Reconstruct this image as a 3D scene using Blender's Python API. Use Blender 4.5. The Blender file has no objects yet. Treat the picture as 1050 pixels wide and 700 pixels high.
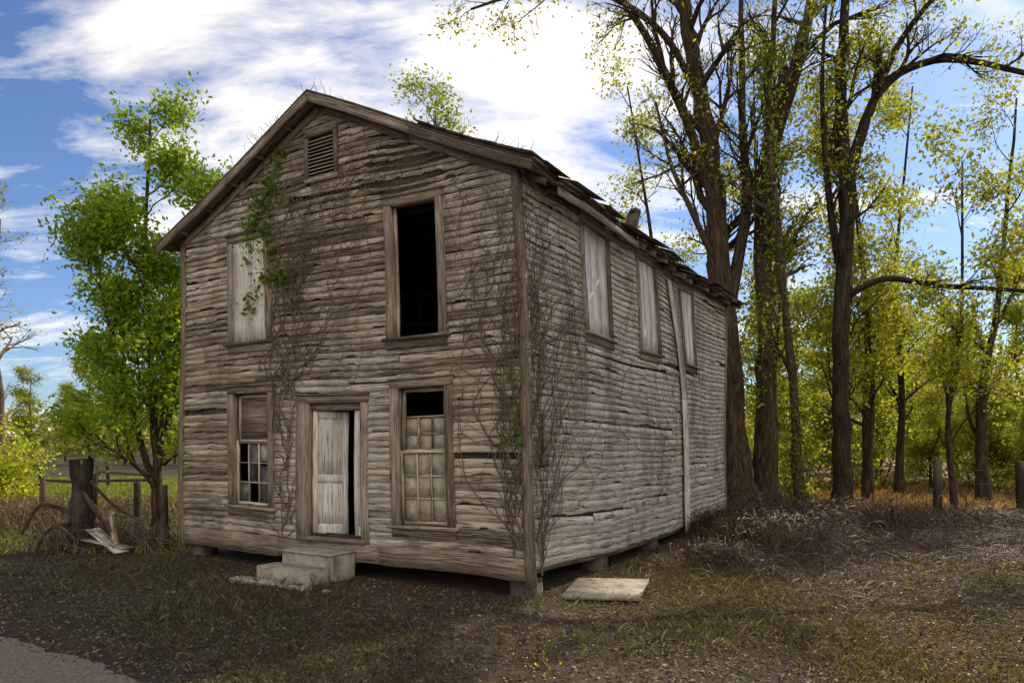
import bpy, bmesh, math, random
import numpy as np
from mathutils import Vector
random.seed(7); R=np.random.default_rng(11)
scene=bpy.context.scene
scene.view_settings.view_transform='Standard'
try: scene.view_settings.look='None'
except Exception: pass
scene.view_settings.exposure=0

# ------------------------------------------------------------------ helpers
class MB:
    def __init__(s): s.v=[];s.f=[];s.c=[];s.l=[];s.n=0
    def add(s,v,f,c,l=None):
        v=np.asarray(v,float); f=np.asarray(f,int)
        c=np.asarray(c,float)
        if c.ndim==1: c=np.tile(c,(len(v),1))
        if l is None: l=v
        s.v.append(v); s.f.append(f+s.n); s.c.append(c[:,:3]); s.l.append(np.asarray(l,float)); s.n+=len(v)
    def make(s,name,mat,parent=None,T=None,smooth=False):
        v=np.concatenate(s.v); f=np.concatenate(s.f); c=np.concatenate(s.c); l=np.concatenate(s.l)
        if T: v=T(v)
        return mk(name,v,f,c,l,mat,parent,smooth)
def mk(name,v,f,c,l,mat,parent=None,smooth=False):
    me=bpy.data.meshes.new(name); k=f.shape[1]
    me.vertices.add(len(v)); me.vertices.foreach_set('co',v.astype(np.float32).ravel())
    me.loops.add(f.size); me.loops.foreach_set('vertex_index',f.astype(np.int32).ravel())
    me.polygons.add(len(f)); me.polygons.foreach_set('loop_start',(np.arange(len(f))*k).astype(np.int32))
    me.update(calc_edges=True); me.validate()
    a=me.attributes.new('Col','FLOAT_COLOR','POINT')
    a.data.foreach_set('color',np.hstack([c,np.ones((len(c),1))]).astype(np.float32).ravel())
    if l is not None:
        a=me.attributes.new('lc','FLOAT_VECTOR','POINT'); a.data.foreach_set('vector',l.astype(np.float32).ravel())
    if smooth: me.polygons.foreach_set('use_smooth',np.ones(len(me.polygons),bool))
    me.materials.append(mat)
    o=bpy.data.objects.new(name,me); scene.collection.objects.link(o)
    if parent: o.parent=parent
    return o
def empty(name):
    o=bpy.data.objects.new(name,None); scene.collection.objects.link(o); return o
def beam(mb,A,B,e1,e2,n=None,col=None,jit=0.0,taper=1.0):
    A=np.array(A,float);B=np.array(B,float);e1=np.array(e1,float);e2=np.array(e2,float)
    L=np.linalg.norm(B-A)
    if n is None: n=max(1,int(L/.35))
    if col is None: col=(R.random(),.4,R.random())
    tt=np.linspace(0,1,n+1)[:,None]; ctr=A+(B-A)*tt; k=1+(taper-1)*tt
    if jit: ctr=ctr+R.normal(0,jit,ctr.shape)
    ring=[ctr+(-e1-e2)*k,ctr+(e1-e2)*k,ctr+(e1+e2)*k,ctr+(-e1+e2)*k]
    v=np.stack(ring,1).reshape(-1,3)
    off=R.random(3)*20; a=np.linalg.norm(e1);b=np.linalg.norm(e2)
    l=np.zeros((n+1,4,3)); l[:,:,0]=tt*L+off[0]; l[:,:,1]=np.array([-a,a,a,-a])+off[1]; l[:,:,2]=np.array([-b,-b,b,b])+off[2]
    f=[]
    for i in range(n):
        for j in range(4):
            f.append((i*4+j,i*4+(j+1)%4,i*4+4+(j+1)%4,i*4+4+j))
    f.append((3,2,1,0)); f.append((n*4,n*4+1,n*4+2,n*4+3))
    mb.add(v,f,col,l.reshape(-1,3))
def box(mb,x0,x1,y0,y1,z0,z1,**k):
    d=np.array([x1-x0,y1-y0,z1-z0]); ax=int(np.argmax(np.abs(d))); c=np.array([x0+x1,y0+y1,z0+z1])/2
    E=np.diag(d/2); A=c-E[ax];B=c+E[ax]; o=[i for i in range(3) if i!=ax]
    beam(mb,A,B,E[o[0]],E[o[1]],**k)
def tube(mb,pts,rad,k=6,col=(.5,.5,.5)):
    pts=np.asarray(pts,float); n=len(pts); rad=np.asarray(rad,float)
    t=np.gradient(pts,axis=0); t/=np.linalg.norm(t,axis=1)[:,None]+1e-9
    ref=np.array([0,0,1.]) if abs(t[0][2])<.8 else np.array([1.,0,0])
    a=np.cross(t,ref); a/=np.linalg.norm(a,axis=1)[:,None]+1e-9; b=np.cross(t,a)
    ang=np.arange(k)*2*math.pi/k
    v=pts[:,None,:]+rad[:,None,None]*(a[:,None,:]*np.cos(ang)[None,:,None]+b[:,None,:]*np.sin(ang)[None,:,None])
    i=np.arange(n-1)[:,None]*k; j=np.arange(k)[None,:]; j2=(j+1)%k
    f=np.stack([i+j,i+j2,i+k+j2,i+k+j],-1).reshape(-1,4)
    L=np.concatenate([[0],np.cumsum(np.linalg.norm(np.diff(pts,axis=0),axis=1))])
    l=np.zeros((n,k,3)); l[:,:,0]=L[:,None]+R.random()*30; l[:,:,1]=rad[:,None]*np.cos(ang); l[:,:,2]=rad[:,None]*np.sin(ang)
    mb.add(v.reshape(-1,3),f,col,l.reshape(-1,3))
def leaves(C,size,c0,c1,elong=1.6,flat=0.0):
    n=len(C); a=R.normal(size=(n,3)); a/=np.linalg.norm(a,axis=1)[:,None]
    b=R.normal(size=(n,3)); 
    if flat: a[:,2]*=1-flat; b[:,2]*=1-flat; a/=np.linalg.norm(a,axis=1)[:,None]
    b-=a*(a*b).sum(1)[:,None]; b/=np.linalg.norm(b,axis=1)[:,None]+1e-9
    s=(size*(.6+.8*R.random(n)))[:,None]
    nn=np.cross(a,b)
    v=np.stack([C-a*s*elong*.5,C+b*s*.4+nn*s*.1,C+a*s*elong*.5,C-b*s*.4+nn*s*.1],1).reshape(-1,3)
    f=np.arange(n*4).reshape(n,4)
    m=R.random(n)[:,None]; col=np.array(c0)*(1-m)+np.array(c1)*m; col*= (.75+.5*R.random(n))[:,None]
    return v,f,np.repeat(col,4,0)
def snoise(x,y,seed=0,sc=1.0):
    x=np.asarray(x)*sc;y=np.asarray(y)*sc
    r=np.random.default_rng(seed); o=0
    for i in range(6):
        a=r.random()*6.28; w=.6+1.9*r.random(); o=o+np.sin((x*math.cos(a)+y*math.sin(a))*w+r.random()*6.28)/6
    return o*1.6

# ------------------------------------------------------------------ materials
def newmat(name):
    m=bpy.data.materials.new(name); m.use_nodes=True; nt=m.node_tree; nt.nodes.clear()
    out=nt.nodes.new('ShaderNodeOutputMaterial'); b=nt.nodes.new('ShaderNodeBsdfPrincipled')
    b.inputs['Roughness'].default_value=.9; b.inputs['Specular IOR Level'].default_value=.2
    nt.links.new(b.outputs[0],out.inputs[0]); return m,nt,b,out
def N(nt,t,**k):
    n=nt.nodes.new(t)
    for a,b in k.items(): setattr(n,a,b)
    return n
def noise(nt,vec,scale,detail=5,rough=.6,map3=None,dist=0):
    if map3:
        mp=N(nt,'ShaderNodeMapping'); mp.inputs['Scale'].default_value=map3; nt.links.new(vec,mp.inputs[0]); vec=mp.outputs[0]
    n=N(nt,'ShaderNodeTexNoise'); n.inputs['Scale'].default_value=scale; n.inputs['Detail'].default_value=detail
    n.inputs['Roughness'].default_value=rough; n.inputs['Distortion'].default_value=dist
    nt.links.new(vec,n.inputs['Vector']); return n.outputs[0]
def ramp(nt,fac,stops):
    r=N(nt,'ShaderNodeValToRGB'); e=r.color_ramp.elements
    while len(e)<len(stops): e.new(.5)
    for i,(p,c) in enumerate(stops):
        e[i].position=p; e[i].color=(*c,1) if not np.isscalar(c) else (c,c,c,1)
    nt.links.new(fac,r.inputs[0]); return r.outputs[0]
def mix(nt,f,a,b,mode='MIX'):
    m=N(nt,'ShaderNodeMix',data_type='RGBA',blend_type=mode)
    for i,x in ((0,f),(6,a),(7,b)):
        if hasattr(x,'is_linked'): nt.links.new(x,m.inputs[i])
        elif i==0: m.inputs[0].default_value=x
        else: m.inputs[i].default_value=(*x,1)
    return m.outputs[2]
def mth(nt,op,a,b=0.0):
    m=N(nt,'ShaderNodeMath',operation=op)
    for i,x in enumerate((a,b)):
        if hasattr(x,'is_linked'): nt.links.new(x,m.inputs[i])
        else: m.inputs[i].default_value=x
    return m.outputs[0]
def bump(nt,b,h,st,d=.02):
    n=N(nt,'ShaderNodeBump'); n.inputs['Strength'].default_value=st; n.inputs['Distance'].default_value=d
    nt.links.new(h,n.inputs['Height']); nt.links.new(n.outputs[0],b.inputs['Normal'])
def attr(nt,name): 
    return N(nt,'ShaderNodeAttribute',attribute_name=name)
def wood(name,dark,mid,light,paintc,bias=0.0,bumpst=.8,stain=.75):
    m,nt,b,out=newmat(name); lc=attr(nt,'lc').outputs['Vector']; col=attr(nt,'Col').outputs['Color']
    sep=N(nt,'ShaderNodeSeparateColor'); nt.links.new(col,sep.inputs[0])
    g=noise(nt,lc,1,4,.75,(1.6,55,55),.15)
    g2=noise(nt,lc,1,3,.65,(1.1,9,9),.2)
    gs=mth(nt,'ADD',mth(nt,'MULTIPLY',g,.62),mth(nt,'MULTIPLY',g2,.38))
    gs=mth(nt,'ADD',gs,mth(nt,'MULTIPLY',mth(nt,'SUBTRACT',sep.outputs[0],.5),.24))
    wc=ramp(nt,gs,[(.35,dark),(.5,mid),(.66,light)])
    p=noise(nt,lc,1,4,.8,(5,34,34),.3); p2=noise(nt,lc,1,2,.5,(.6,2.2,2.2))
    pm=mth(nt,'ADD',mth(nt,'ADD',mth(nt,'MULTIPLY',p,.75),mth(nt,'MULTIPLY',p2,.55)),mth(nt,'MULTIPLY',mth(nt,'SUBTRACT',sep.outputs[1],.5),.5))
    pm=mth(nt,'ADD',pm,bias)
    mask=ramp(nt,pm,[(.62,0.0),(.72,1.0)])
    pc=mix(nt,mth(nt,'MULTIPLY',g,.9),paintc,tuple(x*.5 for x in paintc))
    c=mix(nt,mth(nt,'MULTIPLY',mask,.85),wc,pc)
    cr=noise(nt,lc,1,2,.5,(2.5,95,95)); c=mix(nt,ramp(nt,cr,[(.37,.92),(.46,0.0)]),c,tuple(x*.5 for x in dark))
    stn=noise(nt,N(nt,'ShaderNodeTexCoord').outputs['Object'],1,4,.65,(1.5,1.5,.6)); c=mix(nt,ramp(nt,stn,[(.46,0.0),(.72,stain)]),c,(.15,.113,.080))
    nt.links.new(c,b.inputs['Base Color']); bump(nt,b,g,bumpst,.010)
    return m
M_sid=wood('weathered_clapboard',(.105,.080,.056),(.46,.385,.295),(.72,.63,.515),(.86,.79,.68))
M_trim=wood('weathered_trim',(.07,.052,.037),(.23,.175,.13),(.43,.355,.28),(.62,.56,.47),-.08)
M_panel=wood('whitewashed_board',(.37,.31,.245),(.68,.61,.52),(.80,.74,.66),(.86,.82,.75),.12,.3,.35)
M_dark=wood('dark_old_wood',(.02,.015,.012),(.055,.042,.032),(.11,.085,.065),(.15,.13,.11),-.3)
M_post=wood('grey_post_wood',(.02,.016,.013),(.065,.05,.04),(.12,.095,.075),(.15,.13,.11),-.3)
def rough(name,stops,scale=6,bst=.6,colmul=False,bd=.03,m3=None,rg=.9):
    m,nt,b,out=newmat(name); tc=N(nt,'ShaderNodeTexCoord').outputs['Object']
    n=noise(nt,tc,scale,6,.7,m3); c=ramp(nt,n,stops)
    if colmul: c=mix(nt,1.0,c,attr(nt,'Col').outputs['Color'],'MULTIPLY')
    nt.links.new(c,b.inputs['Base Color']); bump(nt,b,n,bst,bd); b.inputs['Roughness'].default_value=rg
    return m
M_conc=rough('old_concrete',[(.3,(.13,.115,.09)),(.5,(.32,.28,.22)),(.7,(.46,.41,.34))],5)
M_brick=rough('pier_stone',[(.3,(.05,.038,.03)),(.6,(.13,.10,.08))],8)
M_roof=rough('rusted_roofing',[(.3,(.04,.03,.023)),(.5,(.10,.075,.058)),(.7,(.17,.14,.115))],4,.6)
def barkm():
    m,nt,b,out=newmat('tree_bark'); lc=attr(nt,'lc').outputs['Vector']
    n=noise(nt,lc,1,5,.7,(2.2,11,11),.5); col=attr(nt,'Col').outputs['Color']
    c=ramp(nt,n,[(.32,(.020,.014,.009)),(.52,(.10,.072,.046)),(.7,(.22,.165,.11))])
    c=mix(nt,1.0,c,col,'MULTIPLY'); nt.links.new(c,b.inputs['Base Color']); bump(nt,b,n,1.0,.08); return m
M_bark=barkm()
def leafm(name,tr=.55):
    m,nt,b,out=newmat(name); col=attr(nt,'Col').outputs['Color']
    nt.links.new(col,b.inputs['Base Color']); b.inputs['Roughness'].default_value=.55
    t=N(nt,'ShaderNodeBsdfTranslucent'); 
    c2=mix(nt,1.0,col,(1.8,1.7,.7),'MULTIPLY'); nt.links.new(c2,t.inputs[0])
    ms=N(nt,'ShaderNodeMixShader'); ms.inputs[0].default_value=tr
    nt.links.new(b.outputs[0],ms.inputs[1]); nt.links.new(t.outputs[0],ms.inputs[2]); nt.links.new(ms.outputs[0],out.inputs[0]); return m
M_leaf=leafm('leaf'); M_grass=leafm('grass_blade',.35); M_dry=leafm('dry_stalk',.12)
def glassm():
    m,nt,b,out=newmat('dirty_glass'); tc=N(nt,'ShaderNodeTexCoord').outputs['Object']
    n=noise(nt,tc,4,4,.6); c=ramp(nt,n,[(.35,(.03,.03,.03)),(.7,(.11,.105,.09))]); nt.links.new(c,b.inputs['Base Color'])
    nt.links.new(ramp(nt,n,[(.3,.08),(.7,.4)]),b.inputs['Roughness']); b.inputs['Specular IOR Level'].default_value=.5; return m
M_glass=glassm()
M_cloth=rough('faded_window_cover',[(.3,(.17,.145,.10)),(.5,(.33,.29,.215)),(.7,(.50,.45,.36))],5,.3)

# ------------------------------------------------------------------ house frame
C0=np.array([.17,9.27]); U=np.array([-.87,.493]); V=np.array([.52,.854]); W=7.27; L=10.57
ZE=5.75; ZP=7.42; SL=(ZP-ZE)/(W/2)
def P(a):
    a=np.asarray(a,float); s,t,z=a[:,0].copy(),a[:,1].copy(),a[:,2].copy()
    fac=np.clip(1-s/W,0,1)*np.clip(1-t/L,0,1); e=np.clip(1-s/W,0,1)
    z2=z-.14*np.sin(np.pi*np.clip(t/L,0,1))*np.clip(1-z/3,0,1)*e
    z2-=.07*np.sin(np.pi*np.clip(t/L,0,1))*np.clip(z/5.7,0,1)*e + .02*np.sin(t*2.1+1)*np.clip(z/5.7,0,1)*e
    z2+= .020*np.sin(s*1.1+z*.7)+.014*np.sin(t*1.7+z)
    s2=s+fac*.22*((z-.1)/5.65-.5); t2=t+.02*np.sin(s*1.3+z*.9)
    s2=s2+.025*np.sin(t*1.1+z*1.2)-.10*np.sin(np.pi*np.clip(t/L,0,1))*np.sin(np.pi*np.clip(z/5.7,0,1))*e*e*(s<.6)
    out=np.empty_like(a); out[:,0]=C0[0]+U[0]*s2+V[0]*t2; out[:,1]=C0[1]+U[1]*s2+V[1]*t2; out[:,2]=z2
    return out
MI=np.linalg.inv(np.array([[U[0],V[0]],[U[1],V[1]]]))
def inhouse(x,y,m=0.0):
    q=MI@np.stack([x-C0[0],y-C0[1]]); return (q[0]>-m)&(q[0]<W+m)&(q[1]>-m)&(q[1]<L+m)
house=empty('abandoned_wooden_house')
WALL={'F':lambda a,o,z:(a,-o,z),'S':lambda a,o,z:(-o,a,z),'L':lambda a,o,z:(W+o,a,z),'B':lambda a,o,z:(a,L+o,z)}
def wb(mb,w,a0,a1,o0,o1,z0,z1,**k):
    p=WALL[w](a0,o0,z0);q=WALL[w](a1,o1,z1); box(mb,p[0],q[0],p[1],q[1],p[2],q[2],**k)
OF=[('ul',4.86,5.95,3.60,5.62),('ur',1.24,2.36,3.46,5.68),('ll',4.82,5.95,.75,2.92),('lr',1.16,2.28,.62,2.92),('door',2.74,4.28,.42,2.73),('vent',3.24,3.96,6.17,6.98)]
OS=[('w1',1.85,2.92,3.62,5.62),('w2',4.10,5.15,3.62,5.60),('w3',6.70,7.74,3.62,5.55)]
def siding(mb,w,z0,z1,length,ops,paint,gable=False,e=.108,miss=.02):
    nrow=int((z1-z0)/e)
    for r in range(nrow+1):
        zb=z0+r*e
        if zb>z1-.02: break
        a0,a1=0.0,length
        if gable:
            zz=zb+e*.6
            if zz>ZE:
                h=(zz-ZE)/SL; a0+=h; a1-=h
            if a1-a0<.1: break
        iv=[(a0,a1)]
        for (_,p,q,y0,y1) in ops:
            if zb+e*.6>y0 and zb+e*.4<y1:
                nv=[]
                for (x0,x1) in iv:
                    if q<=x0 or p>=x1: nv.append((x0,x1)); continue
                    if p>x0: nv.append((x0,p))
                    if q<x1: nv.append((q,x1))
                iv=nv
        for (x0,x1) in iv:
            x=x0
            while x<x1-1e-6:
                l=random.uniform(1.4,4.4); xe=min(x1,x+l)
                if x1-xe<.4: xe=x1
                if random.random()<miss and xe-x<1.8: x=xe; continue
                n=max(2,int((xe-x)/.045)); aa=np.linspace(x+.003,xe-.003,n+1)
                dz=random.gauss(0,.004); tilt=random.gauss(0,.005); o=random.uniform(.024,.042)
                if random.random()<.08: tilt=random.gauss(0,.018); o+=.012
                zbot=zb+dz+tilt*(aa-aa[0])+R.normal(0,.0012,n+1)
                warp=.004*np.sin(aa*random.uniform(1,3)+random.random()*6)*random.random()
                for _ in range(int(R.poisson(.85*(xe-x)))):
                    c=R.uniform(x,xe); wd=R.uniform(.03,.25); dp_=R.uniform(.006,.04)
                    zbot=zbot+np.where(np.abs(aa-c)<wd,dp_*R.uniform(.6,1.0,n+1),0)
                oo=o+warp
                ztop=zb+e+.012+dz+tilt*(aa-aa[0])
                if gable: 
                    lim=ZE+SL*np.minimum(aa,length-aa)
                    ztop=np.where(zb+e>ZE,np.minimum(ztop,lim+.04),ztop)
                rows=[]
                for (O,Z) in ((np.full(n+1,.003),ztop),(oo,zbot),(np.full(n+1,0.0),zbot+.004)):
                    p=WALL[w](aa,O,Z); rows.append(np.stack([np.broadcast_to(np.asarray(q,float),aa.shape) for q in p],1))
                v=np.stack(rows,1).reshape(-1,3)
                i=np.arange(n)[:,None]*3
                f=np.concatenate([np.hstack([i,i+1,i+4,i+3]),np.hstack([i+1,i+2,i+5,i+4])])
                rr=random.random(); off=random.random()*60
                lc=np.zeros((n+1,3,3)); lc[:,:,0]=(aa+off)[:,None]; lc[:,:,1]=np.array([zb+e,zb,zb])[None,:]; lc[:,:,2]=rr*9
                pt=paint(aa,zb) if callable(paint) else np.full(n+1,paint)
                cc=np.zeros((n+1,3,3)); cc[:,:,0]=rr; cc[:,:,1]=(pt+random.gauss(0,.12))[:,None]
                mb.add(v,f,cc.reshape(-1,3),lc.reshape(-1,3)); x=xe
mb=MB(); siding(mb,'F',.40,7.44,W,OF,lambda a,z:.42+.30*snoise(a,z,3,.9),gable=True,miss=.012)
mb.make('front_clapboards',M_sid,house,P)
mb=MB(); siding(mb,'S',.25,ZE,L,OS,lambda a,z:.95+.32*snoise(a,z,5,.8)-.12*(z>5),miss=.012)  # heavier peeling paint, part of its paleness standing in for sunlight here
mb.make('side_clapboards',M_sid,house,P)
mb=MB(); siding(mb,'L',.24,ZE,L,[],.4); siding(mb,'B',.24,7.44,W,[],.4,gable=True)
mb.make('rear_clapboards',M_sid,house,P)
def sheath(mb,w,length,ops,z0,z1,o):
    ca=sorted(set([0,length]+[x for q in ops for x in (q[1]+.1,q[2]-.1)])); cz=sorted(set([z0,z1]+[x for q in ops for x in (q[3]+.1,q[4]-.1) if x<z1]))
    for i in range(len(ca)-1):
        for j in range(len(cz)-1):
            am=(ca[i]+ca[i+1])/2; zm=(cz[j]+cz[j+1])/2
            if any(q[1]+.1<am<q[2]-.1 and q[3]+.1<zm<q[4]-.1 for q in ops): continue
            n=max(1,int((ca[i+1]-ca[i])/.5)); m=max(1,int((cz[j+1]-cz[j])/.5))
            A,Z=np.meshgrid(np.linspace(ca[i],ca[i+1],n+1),np.linspace(cz[j],cz[j+1],m+1),indexing='ij')
            p=WALL[w](A.ravel(),np.full(A.size,o),Z.ravel()); v=np.stack(p,1)
            ii,jj=np.meshgrid(np.arange(n),np.arange(m),indexing='ij'); k=(ii*(m+1)+jj).ravel()
            mb.add(v,np.stack([k,k+m+1,k+m+2,k+1],1),(.4,.3,.3),v)
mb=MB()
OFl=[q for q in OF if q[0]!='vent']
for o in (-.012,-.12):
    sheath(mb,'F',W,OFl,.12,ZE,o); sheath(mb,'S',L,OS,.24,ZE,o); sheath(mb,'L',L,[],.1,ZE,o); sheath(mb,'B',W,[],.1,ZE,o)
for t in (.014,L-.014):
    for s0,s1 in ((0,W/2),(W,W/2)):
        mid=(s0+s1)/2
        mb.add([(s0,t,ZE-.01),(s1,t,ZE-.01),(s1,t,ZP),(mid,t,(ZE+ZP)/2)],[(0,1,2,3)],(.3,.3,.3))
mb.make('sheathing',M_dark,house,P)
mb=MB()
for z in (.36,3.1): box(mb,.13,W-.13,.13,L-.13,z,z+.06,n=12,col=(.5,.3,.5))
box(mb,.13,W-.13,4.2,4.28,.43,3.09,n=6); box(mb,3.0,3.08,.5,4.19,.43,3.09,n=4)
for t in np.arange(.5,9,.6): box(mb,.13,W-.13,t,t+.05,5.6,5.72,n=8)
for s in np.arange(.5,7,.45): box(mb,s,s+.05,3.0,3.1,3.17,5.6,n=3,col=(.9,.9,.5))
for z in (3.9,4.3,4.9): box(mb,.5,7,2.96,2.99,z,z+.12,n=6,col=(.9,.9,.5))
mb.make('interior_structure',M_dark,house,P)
mb=MB()
for (a,b_) in ((.0,2.55),(2.56,4.7),(4.71,W)):
    wb(mb,'F',a,b_,-.05,.045+R.random()*.01,.10+R.normal(0,.015),.395,col=(.55,.35,.5),n=8,jit=.004)
wb(mb,'S',.05,L-.02,-.16,-.03,.17,.24,col=(.2,.2,.5),n=20,jit=.004)
wb(mb,'L',.02,L-.02,-.12,.01,.02,.235,col=(.2,.2,.5),n=20); wb(mb,'B',.02,W-.02,-.12,.01,.02,.235,col=(.2,.2,.5),n=12)
wb(mb,'F',-.05,.065,-.03,.052,.02,5.70,col=(.35,.35,.5),n=16,jit=.003)
wb(mb,'S',-.02,.065,.0,.048,.03,5.70,col=(.5,.5,.5),n=16,jit=.003)
wb(mb,'F',W-.09,W+.03,-.03,.05,.05,5.70,col=(.5,.4,.5),n=16,jit=.003)
wb(mb,'S',L-.10,L+.02,-.03,.045,.05,5.70,col=(.5,.4,.5),n=16,jit=.003)
for sg in (0,1):
    for a,b_ in ((.0,1.8),(1.81,3.62)):
        s0,s1=(a,b_) if sg==0 else (W-a,W-b_)
        beam(mb,(s0,-.042,ZE+SL*a-.075),(s1,-.042,ZE+SL*b_-.075),(0,.010,0),(0,0,.07),n=6,jit=.002)
wb(mb,'S',.05,L,.006,.04,5.56,5.70,n=24,jit=.003)
mb.make('trim_boards',M_trim,house,P)
mb=MB()
for t in (.1,2.4,4.9,7.4,10.1):
    for s in (.22,3.6,W-.25):
        box(mb,s-.17,s+.17,t-.0,t+.32,-.5,.16 if t>0.2 else .09,n=2,jit=.006)
mb.make('foundation_piers',M_brick,house,P)

# windows
tr=MB(); pn=MB(); gl=MB(); cl=MB(); sash=MB()
def casing(w,q,cw=.115,sill=True,door=False):
    _,a0,a1,z0,z1=q; zb=z0+(.0 if door else .11); cl_=.26 if door else cw
    wb(tr,w,a0,a0+cw,-.12,.05+R.random()*.008,zb,z1-.12,jit=.002); wb(tr,w,a1-cl_,a1,-.12,.05+R.random()*.008,zb,z1-.12,jit=.002)
    wb(tr,w,a0-.01,a1+.01,-.12,.056,z1-.118,z1,jit=.002); wb(tr,w,a0-.03,a1+.03,.0,.085,z1+.002,z1+.03,jit=.002)
    if sill and not door:
        wb(tr,w,a0-.05,a1+.05,-.10,.10,z0+.065,z0+.108,jit=.002); wb(tr,w,a0,a1,.0,.048,z0-.07,z0+.062,jit=.002)
for q in OF:
    if q[0]=='vent': continue
    casing('F',q,door=q[0]=='door',cw=.13)
for q in OS: casing('S',q,cw=.10)
def panel(w,a0,a1,z0,z1,o,nb):
    xs=np.linspace(a0,a1,nb+1)
    for i in range(nb): wb(pn,w,xs[i]+.002,xs[i+1]-.002,o,o+.022+R.random()*.006,z0+R.random()*.02,z1-R.random()*.02,col=(R.random(),.85,.5),n=6,jit=.0015)
panel('F',4.99,5.82,3.71,5.5,.0,2)
for q in OS: panel('S',q[1]+.1,q[2]-.1,q[3]+.11,q[4]-.118,-.01,3)
lb=MB()
beam(lb,(-.065,5.95,5.45),(-.065,6.5,2.7),(.010,0,0),(0,.13,0),n=8,col=(.8,.95,.5)); beam(lb,(-.07,6.45,2.9),(-.09,6.95,.15),(.010,0,0),(0,.17,0),n=8,col=(.7,.8,.5))
beam(lb,(-.052,6.28,5.4),(-.052,6.60,3.2),(.008,0,0),(0,.07,0),n=8,col=(.2,.5,.5)); lb.make('leaning_boards',M_sid,house,P)
def sashf(w,a0,a1,z0,z1,o,nx,nz,fw=.05,mw=.024,mb=sash):
    wb(mb,w,a0,a0+fw,o,o+.04,z0,z1); wb(mb,w,a1-fw,a1,o,o+.04,z0,z1)
    wb(mb,w,a0+fw,a1-fw,o+.002,o+.038,z0,z0+fw); wb(mb,w,a0+fw,a1-fw,o+.002,o+.038,z1-fw,z1)
    for i in range(1,nx): x=a0+fw+(a1-a0-2*fw)*i/nx; wb(mb,w,x-mw/2,x+mw/2,o+.006,o+.034,z0+fw,z1-fw)
    for i in range(1,nz): z=z0+fw+(z1-z0-2*fw)*i/nz; wb(mb,w,a0+fw,a1-fw,o+.010,o+.030,z-mw/2,z+mw/2)
def pane(mb,w,a0,a1,z0,z1,o): wb(mb,w,a0,a1,o,o+.004,z0,z1)
sashf('F',4.96,5.81,.87,1.98,-.06,3,3); sashf('F',4.96,5.81,1.95,2.79,-.11,1,1)
wb(tr,'F',5.0,5.77,-.10,-.085,2.0,2.75,col=(.4,.2,.3))
pane(gl,'F',5.0,5.29,.92,1.55,-.042);pane(gl,'F',5.27,5.53,1.25,1.93,-.043);pane(gl,'F',5.51,5.77,.92,1.24,-.044)
wb(cl,'F',5.03,5.5,-.075,-.072,1.62,1.93)
sashf('F',1.30,2.14,.74,1.85,-.06,3,3); sashf('F',1.30,2.14,1.82,2.79,-.11,1,1)
for i in (1,2): wb(sash,'F',1.35+.247*i-.012,1.35+.247*i+.012,-.104,-.076,1.87,2.35)
wb(sash,'F',1.35,2.09,-.10,-.08,2.09,2.112); wb(sash,'F',1.35,2.09,-.10,-.08,2.35,2.374)
k=0
for ix in range(3):
    for iz in range(3):
        a=1.35+.2467*ix; z=.79+.337*iz; k+=1
        wb(cl,'F',a+.01,a+.236,-.048-.002*(k%3),-.045-.002*(k%3),z+.008,z+.33,n=1)
    for iz in range(2):
        a=1.35+.2467*ix; z=1.87+.235*iz; wb(cl,'F',a+.01,a+.236,-.098-.002*ix,-.095-.002*ix,z,z+.23,n=1)
wb(sash,'F',1.37,1.41,-.08,-.04,3.57,5.56); wb(sash,'F',2.19,2.23,-.08,-.04,3.57,5.56)
_,a0,a1,z0,z1=OF[5]
wb(tr,'F',a0,a0+.07,-.01,.06,z0+.07,z1-.07);wb(tr,'F',a1-.07,a1,-.01,.06,z0+.07,z1-.07);wb(tr,'F',a0,a1,-.01,.064,z0,z0+.068);wb(tr,'F',a0,a1,-.01,.064,z1-.068,z1)
for z in np.arange(z0+.1,z1-.09,.058): beam(tr,(a0+.07,-.03,z),(a1-.07,-.03,z),(0,-.022,-.022),(0,.003,-.003),n=1,col=(.7,.5,.5))
wb(tr,'F',2.80,4.24,-.10,.09,.40,.47,n=4); wb(tr,'F',2.88,4.01,-.1,-.02,2.50,2.60,n=3)
def leaf(hx,wd,ang,sgn,z0,z1):
    d=np.array([sgn*math.cos(ang),math.sin(ang),0]); nrm=np.array([-d[1],d[0],0])*.018; h=np.array([hx,.05,0])
    def b(p,q,za,zb,th=1.0,m=pn): 
        A=h+d*p;B=h+d*q; c=(A+B)/2; beam(m,(c[0],c[1],za),(c[0],c[1],zb),(B-A)/2,nrm*th,n=3,col=(.5,.6,.5))
    sw=.09
    b(0,sw,z0,z1);b(wd-sw,wd,z0,z1)
    for za,zb in ((z0,z0+.18),(z0+.85,z0+.98),(z1-.12,z1)): b(sw,wd-sw,za,zb,.96)
    if wd>.5: b(wd/2-.04,wd/2+.04,z0+.18,z0+.85,.9); b(wd/2-.04,wd/2+.04,z0+.98,z1-.12,.9)
    if wd>.2: b(sw,wd-sw,z0+.18,z0+.85,.35); b(sw,wd-sw,z0+.98,z1-.12,.35)
leaf(3.99,.60,.40,-1,.48,2.49); leaf(2.89,.21,.15,1,.48,2.49)
tr.make('window_and_door_casings',M_trim,house,P); pn.make('boarded_panels_and_doors',M_panel,house,P)
gl.make('glass_panes',M_glass,house,P); cl.make('dusty_panes',M_cloth,house,P); sash.make('window_sashes',M_sid,house,P)

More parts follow.
